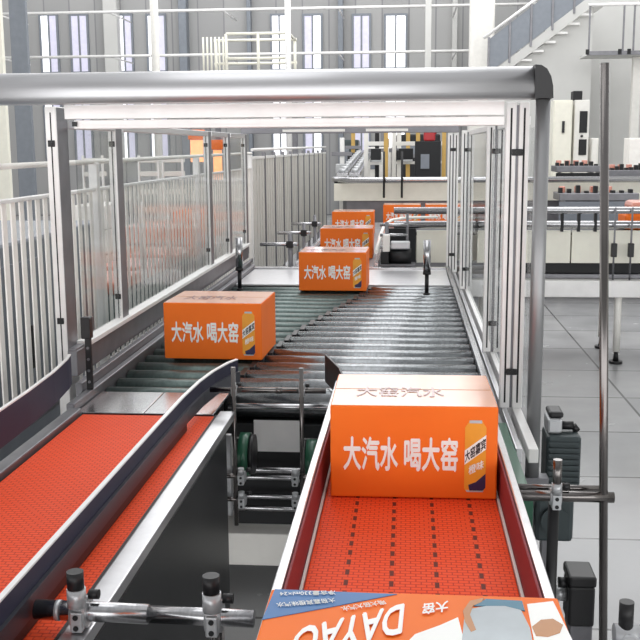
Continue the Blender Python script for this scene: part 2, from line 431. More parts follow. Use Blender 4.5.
lettering(fc, 'big_lettering', 'DAYAO', 'white', L_, .084, m_, .03, shear=0)
m_, L_ = flat((335, 590.5), (280, 592), .1)
lettering(fc, 'small_lettering', '净含量330ml×24', 'white', L_, .014, m_, .01)
m_, L_ = flat((334, 598), (276, 603), .1)
lettering(fc, 'small_lettering', '大窑嘉宾橙味汽水', 'white', L_, .014, m_, .01)
m_, L_ = flat((383, 600), (340, 607), .1)
lettering(fc, 'small_lettering', '喝大窑大汽水', 'white', L_, .014, m_, .01)
m_, L_ = flat((448, 601), (423, 604), .1, upright=True)
lettering(fc, 'logo_lettering', '大窑', 'white', L_, .032, m_, .035)

# ================================================================== RIGHT INFEED CONVEYOR
rc = thing('belt_conveyor', 'right conveyor with drilled orange link belt and dark red side guides', 'conveyor', (.012, 2.0, 0))
part(rc, 'belt', 'beltholes', bx(-.197, .221, .5, 3.2, .735, BZ, .004))
for s, x in ((-1, -.2015), (1, .2255)):
    part(rc, 'wear_strip', 'wear', bx(x-.003, x+.003, .5, 3.2, .72, .753, .001))
    xi = x + s*.004
    part(rc, 'guide_strip', 'red', bx(min(xi, xi+s*.006), max(xi, xi+s*.006), .5, 3.2, .735, .842, .002), label='dark red guide strip')
    part(rc, 'guide_rail', 'alu', bx(min(xi+s*.007, xi+s*.025), max(xi+s*.007, xi+s*.025), .5, 3.2, .765, .846, .003))
    part(rc, 'side_frame', 'alu', bx(min(xi+s*.007, xi+s*.030), max(xi+s*.007, xi+s*.030), .5, 3.2, .6, .762, .003))
    for yy in (.9, 2.9):
        part(rc, 'leg', 'greyalu', bx(x-.02, x+.03, yy, yy+.05, 0, .6))
part(rc, 'guide_end', 'black', sweep([(-.2085, 3.2, 0), (-.225, 3.3, 0), (-.29, 3.52, 0)], [(-.003, .765), (.003, .765), (.003, .865), (-.003, .865)]), label='black flared end of the left guide')
part(rc, 'slider_bed', 'dark', bx(-.195, .219, .5, 3.2, .62, .733))
# ================================================================== LEFT CONVEYOR
lc = thing('belt_conveyor', 'left conveyor with plain orange link belt and black side plate', 'conveyor', (-.82, 2.0, 0))
part(lc, 'belt', 'belt', bx(-1.05, -.612, .5, 3.08, .735, BZ, .004))
part(lc, 'side_rail', 'alu', bx(-.60, -.552, .5, 3.1, .735, .762, .003), label='bright aluminium side rail')
part(lc, 'side_rail', 'greyalu', bx(-1.10, -1.058, .5, 3.1, .68, .765, .004), label='grey outer side rail')
part(lc, 'gap_strip', 'black', bx(-.611, -.601, .5, 3.08, .70, .755))
sp = part(lc, 'side_plate', 'blackplate', bx(-.565, -.553, .5, 2.95, .16, .732))
for (yy, zz) in ((2.05, .45), (1.45, .5), (2.6, .4)):
    part(sp, 'bolt', 'steel', cyl((-.553, yy, zz), (-.545, yy, zz), .008, 8))
part(lc, 'slider_bed', 'dark', bx(-1.05, -.615, .5, 3.05, .6, .733))
for yy in (.8, 2.8):
    for xx in (-1.09, -.61): part(lc, 'leg', 'greyalu', bx(xx, xx+.04, yy, yy+.05, 0, .6))
# ---- guide rails over the left belt
gr = thing('guide_rail', 'navy and grey guide rail along the left belt, curving right at its far end', 'guide rail', (-.68, 2, .78))
path = [(-.674, .6, 0), (-.674, 1.5, 0), (-.674, 2.6, 0), (-.672, 2.9, 0), (-.664, 3.1, 0), (-.648, 3.25, 0), (-.622, 3.38, 0), (-.60, 3.44, 0)]
part(gr, 'top_edge', 'alupale', sweep(path, [(-.006, .858), (.005, .858), (.005, .862), (-.006, .862)]))
part(gr, 'navy_strip', 'navy', sweep(path, [(-.006, .818), (.004, .818), (.004, .858), (-.006, .858)]))
part(gr, 'grey_channel', 'chargrey', sweep(path, [(-.006, .778), (.012, .778), (.012, .818), (-.006, .818)]))
part(gr, 'shadow_strip', 'black', sweep(path[:-4], [(-.004, .753), (.008, .753), (.008, .778), (-.004, .778)]))  # black strip stands in for the shadow gap under the channel
gl = thing('guide_rail', 'dark navy guide plate at the left edge, bending outward at its far end', 'guide rail', (-1.1, 2, .8))
lp = [(-1.082, .8, 0), (-1.085, 1.6, 0), (-1.09, 2.4, 0), (-1.098, 2.75, 0), (-1.112, 3.0, 0), (-1.135, 3.2, 0), (-1.150, 3.27, 0)]
part(gl, 'plate', 'navy', sweep(lp, [(-.004, .805), (.004, .805), (.004, .905), (-.004, .905)]))
part(gl, 'top_edge', 'alupale', sweep(lp, [(-.005, .905), (.005, .905), (.005, .909), (-.005, .909)]))
parts(gl, 'bracket', 'black', *[bx(-1.096, -1.088, y, y+.03, .767, .86) for y in (1.3, 2.3)])

# ================================================================== ROLLER BED
rb = thing('roller_sorter', 'wide bed of dark steel rollers between the clear fences', 'roller conveyor', (-.4, 5, 0))
YS, YE = 3.42, 7.02
def seam(y):
    pts = [(3.3, -.69), (3.5, -.657), (4.0, -.60), (4.68, -.51), (5.29, -.384), (5.9, -.26), (6.4, -.2), (8, -.2)]
    for (a, xa), (b, xb) in zip(pts, pts[1:]):
        if y <= b: return xa+(xb-xa)*(y-a)/(b-a)
    return -.2
nroll = 20; PIT = .14
for i in range(nroll):
    y = YS+.058+i*PIT; s = seam(y); r = .056
    part(rb, 'roller', 'roller', cyl((s+.012, y, BZ-r), (.272, y, BZ-r), r, 14))
    part(rb, 'short_roller', 'rollergreen', cyl((-1.085, y, BZ-.006-r), (s-.012, y, BZ-.006-r), r, 14), label='green-grey roller')
caps = []
for i in range(nroll):
    y = YS+.058+i*PIT; s = seam(y)
    caps.append(bx(s-.0115, s+.0115, y-.066, y+.066, BZ-.08, BZ-.004))
part(rb, 'stepped_divider', 'black', *caps)
part(rb, 'tray', 'dark', bx(-1.09, .275, YS, YE, .58, .63))
part(rb, 'transfer_plate', 'alu', bx(-1.085, .272, 6.235, 7.025, .735, .749, .002), label='flat metal plate after the last roller')
part(rb, 'side_frame', 'steel', bx(.276, .30, 3.25, 7.1, .6, .768, .003), label='bright right side frame')
part(rb, 'side_frame', 'greyalu', bx(-1.118, -1.09, 3.12, 7.1, .58, .772, .004), label='grey left side frame')
part(rb, 'side_channel', 'greyalu', bx(-1.146, -1.12, 3.3, 7.1, .62, .80, .004))
parts(rb, 'end_plate', 'steel', bx(-1.085, -.86, 3.12, 3.405, .735, .745, .002), bx(-.857, -.625, 3.12, 3.405, .735, .745, .002))
part(rb, 'end_beam', 'steel', bx(-1.09, .275, 7.03, 7.1, .62, .762, .003))
part(rb, 'drive_plate', 'alupale', bx(-.54, -.375, 3.415, 3.42, .53, .645), label='shiny steel cover plate below the rollers')
parts(rb, 'cross_bar', 'steel', *[cyl((-.62, 3.36, z), (-.2, 3.36, z), .011, 10) for z in (.71, .48)])
parts(rb, 'cross_bar', 'steel', *[cyl((-.62, 3.38, z), (-.2, 3.38, z), .010, 10) for z in (.445, .375, .33)])
part(rb, 'back_cover', 'dark', bx(-.62, -.2, 3.46, 3.47, .2, .56))
for xx in (-1.1, .24):
    for yy in (3.5, 5.2, 6.9): part(rb, 'leg', 'greyalu', bx(xx, xx+.05, yy, yy+.05, 0, .6))
part(rb, 'base_beam', 'paint', bx(-1.0, .22, 3.36, 3.65, .12, .24, .005), label='white painted base beam')
# green drive motors in the gap between the conveyors
def drive(label, x0, x1, z0, z1, s):
    y0 = 3.2
    t = thing('drive_motor', label, 'motor', ((x0+x1)/2, y0, z0))
    part(t, 'housing', 'greenmotor', cyl((x0, y0+.07, (z0+z1)/2), (x1, y0+.07, (z0+z1)/2), (z1-z0)/2, 20))
    part(t, 'end_cover', 'black', cyl((x1 if s > 0 else x0-.015, y0+.07, (z0+z1)/2), (x1+.015 if s > 0 else x0, y0+.07, (z0+z1)/2), (z1-z0)/2*.92, 20))
    if s > 0: part(t, 'mounting_bar', 'silver', bx(at(223, 450, 3.14).x, at(231, 450, 3.14).x, 3.14, 3.16, z0-.10, z1+.03, .003)); part(t, 'mounting_arm', 'greyalu', bx(at(231, 450, 3.14).x, x0, 3.15, y0+.08, z0+.03, z0+.06))
    else: part(t, 'mounting_bar', 'silver', bx(x1+.001, x1+.03, y0+.05, y0+.08, z0-.06, z1+.02, .003))
drive('green motor at the left side of the gap between the conveyors', at(237, 450, 3.2).x, at(247, 450, 3.2).x, .49, .64, 1)
drive('green motor at the right side of the gap beside the right conveyor', -.335, -.295, .48, .62, -1)

# ================================================================== GANTRY
ga = thing('aluminium_gantry', 'rounded aluminium beam spanning the top with silver post and black corner cap', 'gantry', (-.35, 3.3, 1.75))
def beamprof(x):
    pts = []
    z0, z1, y0, y1 = 1.748, 1.851, 3.25, 3.36
    pts.append((x, y1, z0))
    for k in range(0, 5):
        a = math.radians(-90-90*k/4); pts.append((x, y0+.022+.022*math.cos(a), z0+.022+.022*math.sin(a)))
    for k in range(0, 11):
        a = math.radians(180-90*k/10); pts.append((x, y0+.075+.075*math.cos(a), z1-.07+.07*math.sin(a)))
    pts.append((x, y1, z1))
    return pts
bmo = part(ga, 'beam', 'alubeam', prism(beamprof(-1.75), (2.143, 0, 0)))
for p in bmo.data.polygons: p.use_smooth = len(p.vertices) == 4 and p.area < .08 and abs(p.normal.x) < .1
capP = [(.3935, 1.748), (.452, 1.748), (.450, 1.785), (.443, 1.815), (.430, 1.838), (.413, 1.849), (.3935, 1.851)]
part(ga, 'corner_cap', 'black', prism([(x, 3.25, z) for x, z in capP], (0, .11, 0)))
part(ga, 'corner_cap', 'black', prism([(-1.7505-(x-.3935), 3.25, z) for x, z in capP], (0, .11, 0)))
part(ga, 'round_post', 'postgrey', cyl((.427, 3.30, .50), (.427, 3.30, 1.747), .0235, 24))
part(ga, 'round_post', 'postgrey', cyl((-1.78, 3.30, 0), (-1.78, 3.30, 1.747), .026, 24))
part(ga, 'post_foot', 'greyalu', bx(.30, .48, 3.27, 3.33, .47, .50))
part(ga, 'header_panel', 'alupale', bx(-1.16, .312, 3.365, 3.40, 1.70, 1.747, .003))
part(ga, 'header_rail', 'alupale', bx(-1.125, .312, 3.355, 3.40, 1.667, 1.697, .003), bx(-1.125, .312, 3.352, 3.36, 1.678, 1.682))
part(ga, 'rail_end', 'black', bx(-1.128, -1.112, 3.345, 3.354, 1.676, 1.692))
# ---- fences
def profile_post(root, x0, x1, y, d, z0, z1, slot=True, name='post'):
    p = part(root, name, 'alu', bx(x0, x1, y, y+d, z0, z1, .003))
    return p
def connector(root, x, y, z, w_=.02):
    part(root, 'connector', 'black', bx(x-w_/2, x+w_/2, y-.006, y, z-.011, z+.011, .002), cyl((x, y-.010, z), (x, y-.006, z), .006, 8))
lf = thing('safety_fence', 'left machine fence of aluminium posts and clear acrylic panels', 'fence', (-1.18, 5, .8))
LX = [(-1.243, -1.203)]+[(-1.203, -1.172)]*4
LY = (3.405, 4.0, 5.9, 6.55, 7.25)
for i, y in enumerate(LY):
    top = 1.745 if i == 0 else 1.70
    xa, xb = LX[i]; xm = (xa+xb)/2
    part(lf, 'post', 'alupale', bx(xa, xb, y, y+(.115 if i == 0 else .09), .80 if i else .0, top, .003))
    part(lf, 'post_slot', 'dark', bx(xm-.002, xm+.002, y-.0015, y+.001, .83, top-.02), label='dark groove down the post')
    part(lf, 'post_shade_face', 'greyalu', bx(xb-.001, xb+.0015, y+.004, y+(.11 if i == 0 else .086), .83, top-.003), label='inner face of the post, greyed to look shaded')  # thin grey plate puts the shade of this side into the colour
    for z in (1.62, 1.0): connector(lf, xm, y, z, .024)
for a, b in zip(LY, LY[1:]):
    part(lf, 'panel', 'acrylic', bx(-1.181, -1.177, a+.116, b, .92, 1.69))
    part(lf, 'top_rail', 'alu', bx(-1.20, -1.172, a+.116, b, 1.67, 1.70, .003))
part(lf, 'bottom_rail', 'alupale', bx(-1.203, -1.152, 3.5, 7.3, .892, .91, .002))
part(lf, 'bottom_beam', 'greyalu', bx(-1.203, -1.168, 3.4, 7.3, .80, .892, .003))
part(lf, 'corner_link', 'greyalu', bx(-1.202, -1.172, 3.41, 3.50, .80, .90, .003))
rf = thing('safety_fence', 'right machine fence of pale slotted posts and clear panels on long rails', 'fence', (.375, 5, .68))
RY = (3.43, 4.4, 6.4, 7.28)
for i, y in enumerate(RY):
    x0, x1 = ((.325, .402) if i == 0 else (.338, .418) if i == 1 else (.335, .412)) if i < 3 else (.283, .36); top = 1.745 if i == 0 else 1.70
    part(rf, 'post', 'alupale', bx(x0, x0+.034, y, y+.04, .70, top, .003)); part(rf, 'post', 'alupale', bx(x1-.034, x1, y, y+.04, .70, top, .003))
    parts(rf, 'post_slot', 'dark', *[bx(x-.003, x+.003, y-.0015, y+.001, .72, top-.02) for x in (x0+.017, x1-.017)], label='dark groove down the post')
    part(rf, 'post_web', 'greyalu', bx(x0+.034, x1-.034, y+.01, y+.03, .70, top-.01))
    for z in (1.58, .83): connector(rf, (x0+x1)/2, y, z, .036)
for a, b in zip(RY, RY[1:]):
    part(rf, 'panel', 'acrylic', bx(.362, .366, a+.04, b, .76, 1.67))
    part(rf, 'top_rail', 'alupale', bx(.38, .41, a+.04, b, 1.67, 1.70, .003))
part(rf, 'panel', 'acrylic', bx(.405, .409, 3.335, 3.425, .72, 1.66))
part(rf, 'bottom_rail', 'alu', bx(.332, .352, 2.95, 7.34, .655, .70, .003), label='inner bottom rail')
part(rf, 'bottom_rail', 'alupale', bx(.370, .400, 2.95, 7.34, .655, .70, .003), label='outer bottom rail')
part(rf, 'skirt', 'greyalu', bx(.353, .369, 3.2, 7.34, .60, .66))
part(rf, 'green_cover', 'greenmotor', bx(.302, .330, 2.5, 3.24, .56, .70, .003), label='green cover below the near end of the fence')
for y in (3.6, 5.5, 7.2): part(rf, 'leg', 'greyalu', bx(.36, .40, y, y+.04, 0, .61))
# rear portal at the far end of the sorter
rp_ = thing('rear_portal', 'grey cross beam joining both clear fences at the far end', 'beam', (-.4, 7.4, 1.7))
part(rp_, 'beam', 'greyalu', bx(-1.205, .36, 7.27, 7.315, 1.7005, 1.745, .003))
parts(rp_, 'light_strip', 'paint', bx(-.9, -.45, 7.262, 7.27, 1.712, 1.73), bx(-.3, .0, 7.262, 7.27, 1.712, 1.73))

# ---- slatted guard fence behind the left clear fence
sf = thing('guard_fence', 'pale vertical slat railing with twin handrails behind the left clear fence', 'fence', (-1.4, 5, 0))
NS = 84
for i in range(NS):
    y = 2.15+i*.081
    part(sf, 'slat', 'slat', bx(-1.403, -1.397, y, y+.038, .62, 1.415))
part(sf, 'handrail', 'paint', cyl((-1.40, 2.05, 1.54), (-1.40, 9.0, 1.555), .011, 12))
part(sf, 'middle_rail', 'alupale', bx(-1.412, -1.388, 2.05, 9.0, 1.415, 1.43, .003))
part(sf, 'bottom_rail', 'greyalu', bx(-1.415, -1.385, 2.05, 9.0, .59, .62, .003))
parts(sf, 'warning_tape', 'redlamp', *[cyl((-1.40, y, 1.54), (-1.40, y+.05, 1.54), .0116, 12) for y in (2.5, 2.62, 2.74, 2.86, 2.98, 3.1)], label='red band on the handrail')
parts(sf, 'warning_tape', 'black', *[cyl((-1.40, y, 1.54), (-1.40, y+.05, 1.54), .0116, 12) for y in (2.56, 2.68, 2.80, 2.92, 3.04)], label='black band on the handrail')
for y in (2.1, 4.4, 6.6, 8.9): part(sf, 'post', 'alupale', bx(-1.42, -1.38, y, y+.04, 0, 1.54))
# ---- solid grey panel fence beyond
pf = thing('panel_fence', 'tall grey sheet fence running back on the left beyond the clear fence', 'fence', (-1.4, 13, 0))
for i in range(11):
    y = 9.06+i*.74
    part(pf, 'sheet', 'fencepanel', bx(-1.405, -1.392, y, y+.70, .3, 1.50), *[bx(-1.392, -1.386, y+k, y+k+.02, .3, 1.5) for k in (.18, .35, .52)])
    part(pf, 'upright', 'greyalu', bx(-1.415, -1.38, y+.70, y+.74, 0, 1.56))
part(pf, 'top_rail', 'alupale', bx(-1.415, -1.385, 9.05, 17.2, 1.50, 1.525, .002)); part(pf, 'handrail', 'alupale', cyl((-1.40, 9.05, 1.585), (-1.40, 17.2, 1.61), .014, 10))

# ================================================================== ROD BRACKETS
def clamp(root, x, y, z, r, big):
    c = part(root, 'clamp', 'silver', cyl((x-.014*big, y, z), (x+.014*big, y, z), r*1.6, 16), cyl((x, y-.02*big, z+r*1.1), (x, y-.02*big, z+r*3.0), r*.95, 14), bx(x-.011*big, x+.011*big, y-.032*big, y, z-.026*big, z+.012*big, .003))
    parts(c, 'screw', 'dark', *[cyl((x, y-.034*big, z+k), (x, y-.031*big, z+k), .005*big, 8) for k in (-.017*big, .003*big)])
    part(c, 'knob', 'black', cyl((x+.016*big, y, z+r*1.9), (x+.034*big, y, z+r*1.9), .009*big, 10))
b1 = thing('rod_bracket', 'thick steel rod bracket across the front gap with two black-capped clamp posts', 'bracket', (-.45, 1.62, .79))
part(b1, 'rod', 'steel', cyl((-.655, 1.62, .792), (-.45, 1.62, .790), .0175, 20), cyl((-.45, 1.62, .790), (-.262, 1.62, .788), .0155, 20))
part(b1, 'rod_collar', 'silver', cyl((-.617, 1.62, .7915), (-.609, 1.62, .7915), .0185, 20))
for x, zb in ((-.572, .768), (-.332, .25)):
    clamp(b1, x, 1.62, .791, .0175, 1)
    p = part(b1, 'post', 'polished', cyl((x, 1.598, .81), (x, 1.598, .872), .013, 16), cyl((x, 1.640, zb), (x, 1.640, .775), .013, 16))
    part(b1, 'post_cap', 'black', cyl((x, 1.598, .845), (x, 1.598, .876), .0148, 16))
part(b1, 'foot_plate', 'silver', bx(-.36, -.262, 1.615, 1.665, .25, .27))
b2 = thing('rod_bracket', 'thin steel rod bracket with two tall black rods at the near end of the rollers', 'bracket', (-.45, 3.13, .82))
part(b2, 'rod', 'polished', cyl((-.636, 3.13, .825), (-.258, 3.13, .826), .009, 14), cyl((-.42, 3.13, .8255), (-.40, 3.13, .8255), .011, 14))
for x, zb in ((-.556, .37), (-.335, .42)):
    part(b2, 'tall_rod', 'polished', cyl((x, 3.112, zb), (x, 3.112, .905), .0075, 12))
    sd = 1 if x < -.4 else -1
    clamp(b2, x, 3.13, .826, .009, .7)
    for z in (.54, .46):
        clamp(b2, x+sd*.022, 3.112, z, .011, .9)
    parts(b2, 'cross_rod', 'polished', *[cyl((x-.075 if x < -.4 else x-.03, 3.112, z), (x+.03 if x < -.4 else x+.05, 3.112, z), .008, 12) for z in (.54, .46)])
part(b2, 'side_bar', 'greyalu', bx(-.632, -.618, 3.105, 3.12, .33, .60, .002))
b3 = thing('rod_bracket', 'steel rod bracket on the right outside the red guide, holding a tall pole', 'bracket', (.4, 2.42, .74))
part(b3, 'rod', 'polished', cyl((.283, 2.42, .741), (.515, 2.42, .741), .0135, 18), cyl((.283, 2.452, .752), (.50, 2.452, .752), .008, 14))
clamp(b3, .372, 2.42, .741, .0135, 1)
part(b3, 'post', 'polished', cyl((.372, 2.40, .76), (.372, 2.40, .842), .011, 16), cyl((.372, 2.40, .758), (.372, 2.40, .76), .011, 16))
part(b3, 'lower_post', 'black', cyl((.372, 2.44, 0), (.372, 2.44, .725), .014, 16))
part(b3, 'tall_pole', 'polished', cyl((.518, 2.42, 0), (.450, 2.42, 1.788), .0105, 20), label='tall polished pole')
b4 = thing('rod_bracket', 'black-capped clamp post at the bottom right corner beside the floor', 'bracket', (.42, 1.72, 0))
P4 = at(626, 620, 1.75)
part(b4, 'post', 'polished', cyl((P4.x, 1.75, 0), (P4.x, 1.75, P4.z), .012, 16))
part(b4, 'post_cap', 'black', cyl((P4.x, 1.75, P4.z-.015), (P4.x, 1.75, P4.z+.036), .0135, 16))
part(b4, 'clamp', 'silver', cyl((P4.x-.02, 1.75, P4.z-.03), (P4.x+.024, 1.75, P4.z-.03), .021, 16), cyl((P4.x+.004, 1.72, P4.z-.035), (P4.x+.004, 1.75, P4.z-.035), .017, 16))
part(b4, 'clamp_screw', 'dark', cyl((P4.x+.004, 1.717, P4.z-.035), (P4.x+.004, 1.721, P4.z-.035), .007, 10))
part(b4, 'base_plate', 'greyalu', bx(P4.x-.04, P4.x+.04, 1.71, 1.79, 0, .012))
# ---- motors on the right
gm = thing('gear_motor', 'dark green-grey gear motor standing behind the silver post on the right', 'motor', (.49, 3.3, .35))
X0 = .478
A, B = at(547, 436, 3.42), at(580, 488, 3.42)
part(gm, 'motor_body', 'motor', bx(A.x, B.x, 3.42, 3.56, B.z, A.z, .012))
parts(gm, 'cooling_fin', 'motor', *[bx(A.x+.006, B.x-.006, 3.408, 3.42, B.z+.012+.021*k, B.z+.020+.021*k) for k in range(8)])
part(gm, 'terminal_box', 'silver', bx(A.x+.004, A.x+.055, 3.44, 3.54, A.z+.002, A.z+.055, .008)); part(gm, 'box_lid', 'black', bx(A.x+.01, A.x+.06, 3.45, 3.55, A.z+.055, A.z+.078, .008))
part(gm, 'cable_gland', 'black', cyl((A.x+.055, 3.49, A.z+.02), (A.x+.10, 3.49, A.z+.02), .015, 12), cyl((A.x+.10, 3.49, A.z+.02), (A.x+.115, 3.49, A.z+.0), .012, 12))
C, D = at(536, 496, 3.44), at(573, 543, 3.44)
part(gm, 'gearbox', 'motor', bx(C.x, D.x, 3.44, 3.55, D.z, B.z, .015)); part(gm, 'flange', 'motor', cyl(((C.x+D.x)/2, 3.43, (C.z+D.z)/2), ((C.x+D.x)/2, 3.42, (C.z+D.z)/2), .05, 20))
part(gm, 'bracket', 'greyalu', bx(.405, C.x-.002, 3.46, 3.50, D.z+.05, D.z+.12))
part(gm, 'support_foot', 'greyalu', bx(.49, .53, 3.47, 3.52, 0, D.z))
bmx = thing('gear_motor', 'small black motor low beside the right conveyor near the tall pole', 'motor', (.42, 2.35, .38))
A = at(581, 590, 2.53)
part(bmx, 'motor_body', 'black', bx(A.x-.035, A.x+.032, 2.50, 2.60, A.z-.09, A.z+.02, .006)); part(bmx, 'top_cover', 'black', bx(A.x-.037, A.x+.034, 2.495, 2.605, A.z+.021, A.z+.05, .006))
part(bmx, 'shaft_collar', 'silver', cyl((A.x-.07, 2.55, A.z-.02), (A.x-.036, 2.55, A.z-.02), .02, 16)); part(bmx, 'cable_plug', 'black', cyl((A.x-.06, 2.53, A.z+.02), (A.x-.038, 2.53, A.z+.02), .014, 12))
part(bmx, 'stand', 'greyalu', bx(A.x-.03, A.x+.03, 2.51, 2.59, 0, A.z-.09))
# ================================================================== SENSORS ON THE ROLLER BED
def sensor(label, x, y, head, z0=BZ):
    t = thing('sensor_post', label, 'sensor', (x, y, z0))
    part(t, 'foot', 'black', cyl((x, y, z0), (x, y, z0+.012), .02, 12)); part(t, 'stem', 'black', cyl((x, y, z0+.012), (x, y, z0+.13), .012, 12))
    if head: part(t, 'reflector', 'steel', cyl((x, y, z0+.13), (x, y, z0+.32), .022, 16))
    part(t, 'collar', 'black', cyl((x, y, z0+.12), (x, y, z0+.135), .024, 12))
sensor('upright sensor with a silver cylinder head on the right side of the far rollers', .115, 5.8, True)
sensor('upright sensor with a silver cylinder head by the left clear fence behind the left carton', -1.01, 5.95, True)
bl = thing('sensor_bracket', 'black perforated upright bracket on the left side channel near the navy plate', 'bracket', (-1.1, 3.32, .78))
part(bl, 'upright', 'black', bx(-1.112, -1.090, 3.32, 3.332, .772, 1.0, .002)); part(bl, 'sensor_head', 'black', bx(-1.118, -1.084, 3.30, 3.335, .955, 1.03, .004))
parts(bl, 'hole', 'greyalu', *[cyl((-1.101, 3.317, z), (-1.101, 3.3205, z), .005, 8) for z in (.80, .84, .88, .92)])

# ================================================================== FAR LANE
fl = thing('belt_conveyor', 'far lane carrying the row of cartons between silver side rails', 'conveyor', (-.5, 9, 0))
part(fl, 'belt', 'greyalu', bx(-.76, -.24, 7.12, 10.6, .73, BZ, .003))
for x in (-.80, -.235):
    part(fl, 'side_rail', 'steel', bx(x, x+.03, 7.12, 10.6, .66, .79, .003))
for y in (7.4, 8.6, 9.8):
    for x in (-.79, -.24): part(fl, 'leg', 'greyalu', bx(x, x+.04, y, y+.04, 0, .66))
part(fl, 'curved_guide', 'paint', tube([(-.22, 7.15, .86), (-.222, 8.2, .88), (-.21, 9.2, .9), (-.15, 9.8, .9), (-.02, 10.1, .9), (.3, 10.2, .9)], .014), label='white guide tube curving to the right')
for k, y in enumerate((7.3, 8.3, 9.3)):
    t = thing('guide_bracket', ['nearest', 'middle', 'farthest'][k]+' of three rod brackets on the left side of the far carton lane', 'bracket', (-.86, y, .7))
    part(t, 'upright', 'greyalu', cyl((-.86, y, 0), (-.86, y, .98), .014, 10)); part(t, 'arm', 'steel', cyl((-1.08, y, .90), (-.802, y, .90), .014, 10))
    part(t, 'clamp', 'black', bx(-.885, -.835, y-.02, y+.02, .875, .925, .004)); part(t, 'base', 'greyalu', bx(-.89, -.803, y-.02, y+.02, .685, .70))
# rod rack + motor to the right of the lane
rk = thing('rod_rack', 'steel rod rack with three bars beside the far carton lane', 'bracket', (-.05, 7.3, 0))
parts(rk, 'upright', 'greyalu', cyl((-.15, 7.35, 0), (-.15, 7.35, 1.06), .014, 10), cyl((.0, 7.35, .75), (.0, 7.35, 1.12), .010, 10))
parts(rk, 'bar', 'steel', *[cyl((-.20, 7.35, z), (.005, 7.35, z), .012, 10) for z in (1.04, .965, .875)])
mo = thing('gear_motor', 'black motor with white cast housing at the far end of the rollers', 'motor', (-.08, 6.95, .77))
part(mo, 'motor_body', 'black', cyl((-.13, 7.24, .82), (.03, 7.24, .82), .055, 18)); part(mo, 'housing', 'silver', bx(-.12, .02, 7.19, 7.29, .875, .93, .01))
part(mo, 'connector_box', 'paint', bx(-.175, -.125, 7.16, 7.25, .86, .98, .006)); part(mo, 'gearbox', 'dark', bx(-.19, -.132, 7.16, 7.3, .77, .86, .006)); part(mo, 'base_plate', 'greyalu', bx(-.195, .06, 7.15, 7.32, .745, .77))
part(mo, 'bracket', 'greyalu', bx(-.15, .02, 7.2, 7.28, .0, .745))
# ---- cross conveyor on the right
cc = thing('cross_conveyor', 'cream-sided cross conveyor running right behind the right fence, on adjustable feet', 'conveyor', (1.3, 7.6, 0))
parts(cc, 'side_panel', 'cream', bx(.52, 1.2, 7.50, 7.52, .745, .985), bx(1.21, 3.2, 7.50, 7.52, .745, .985))
part(cc, 'side_panel', 'cream', bx(.07, .30, 7.50, 7.52, .745, .985), label='cream panel left of the fence')
part(cc, 'dark_panel', 'dark', bx(-.16, .065, 7.50, 7.52, .72, 1.0)); part(cc, 'back_panel', 'cream', bx(-.1, 3.2, 8.05, 8.07, .7, .98))
part(cc, 'top_rail', 'steel', cyl((-.1, 7.49, 1.03), (3.2, 7.49, 1.03), .028, 14)); part(cc, 'top_rail', 'steel', cyl((-.1, 7.47, 1.135), (3.2, 7.47, 1.135), .026, 14))
parts(cc, 'rail_holder', 'dark', *[bx(x, x+.02, 7.46, 7.50, .98, 1.16) for x in (.5, .62, .98, 1.12, 1.24, 1.36, 1.72, 2.1)])
part(cc, 'frame_beam', 'alupale', bx(.3, 3.2, 7.42, 7.56, .50, .625, .006)); part(cc, 'frame_beam', 'alupale', bx(.3, 3.2, 8.0, 8.1, .50, .625, .006))
part(cc, 'lower_shelf', 'greyalu', bx(.3, 3.2, 7.52, 8.06, .63, .66)); part(cc, 'bracing', 'dark', bx(.6, 3.2, 7.53, 7.6, .665, .742))
part(cc, 'conveyor_bed', 'dark', bx(-.1, 3.2, 7.53, 8.04, .95, .97))
for x in (.6, 1.555, 2.4):
    for y in (7.46, 8.04):
        l = part(cc, 'leg', 'paint', cyl((x, y, .09), (x, y, .5), .026, 14))
        part(l, 'foot', 'black', cyl((x, y, 0), (x, y, .02), .05, 16), cyl((x, y, .02), (x, y, .09), .022, 12, .014))
for k, x in enumerate((1.50, 1.62, 2.0)):
    t = thing('valve_block', ['left', 'middle', 'right'][k]+'most small black valve block clamped before the cream cross conveyor', 'valve', (x, 7.42, .8))
    part(t, 'body', 'black', bx(x-.02, x+.02, 7.40, 7.44, .80, .90, .004)); part(t, 'rod', 'greyalu', cyl((x, 7.42, .63), (x, 7.42, 1.16), .007, 8))
t = thing('wrapped_pack', 'long orange wrapped pack lying on the cross conveyor at the right edge', 'pack', (1.75, 7.8, .97))
part(t, 'wrap', 'orange', bx(1.62, 2.4, 7.62, 7.95, .972, 1.12, .04)); part(t, 'film_top', 'pink', bx(1.66, 2.36, 7.65, 7.92, 1.12, 1.19, .03))
# ---- far cross lane with the row of cartons
xl = thing('cross_conveyor', 'far conveyor carrying the side-on row of orange cartons', 'conveyor', (2, 11, 0))
part(xl, 'belt', 'greyalu', bx(-.76, 4.4, 10.62, 11.5, .70, BZ)); part(xl, 'side_rail', 'steel', bx(-.1, 4.4, 10.55, 10.6, .62, .80, .004))
for x in (-.5, 1.2, 2.8, 4.2): part(xl, 'leg', 'greyalu', bx(x, x+.06, 11, 11.06, 0, .70))
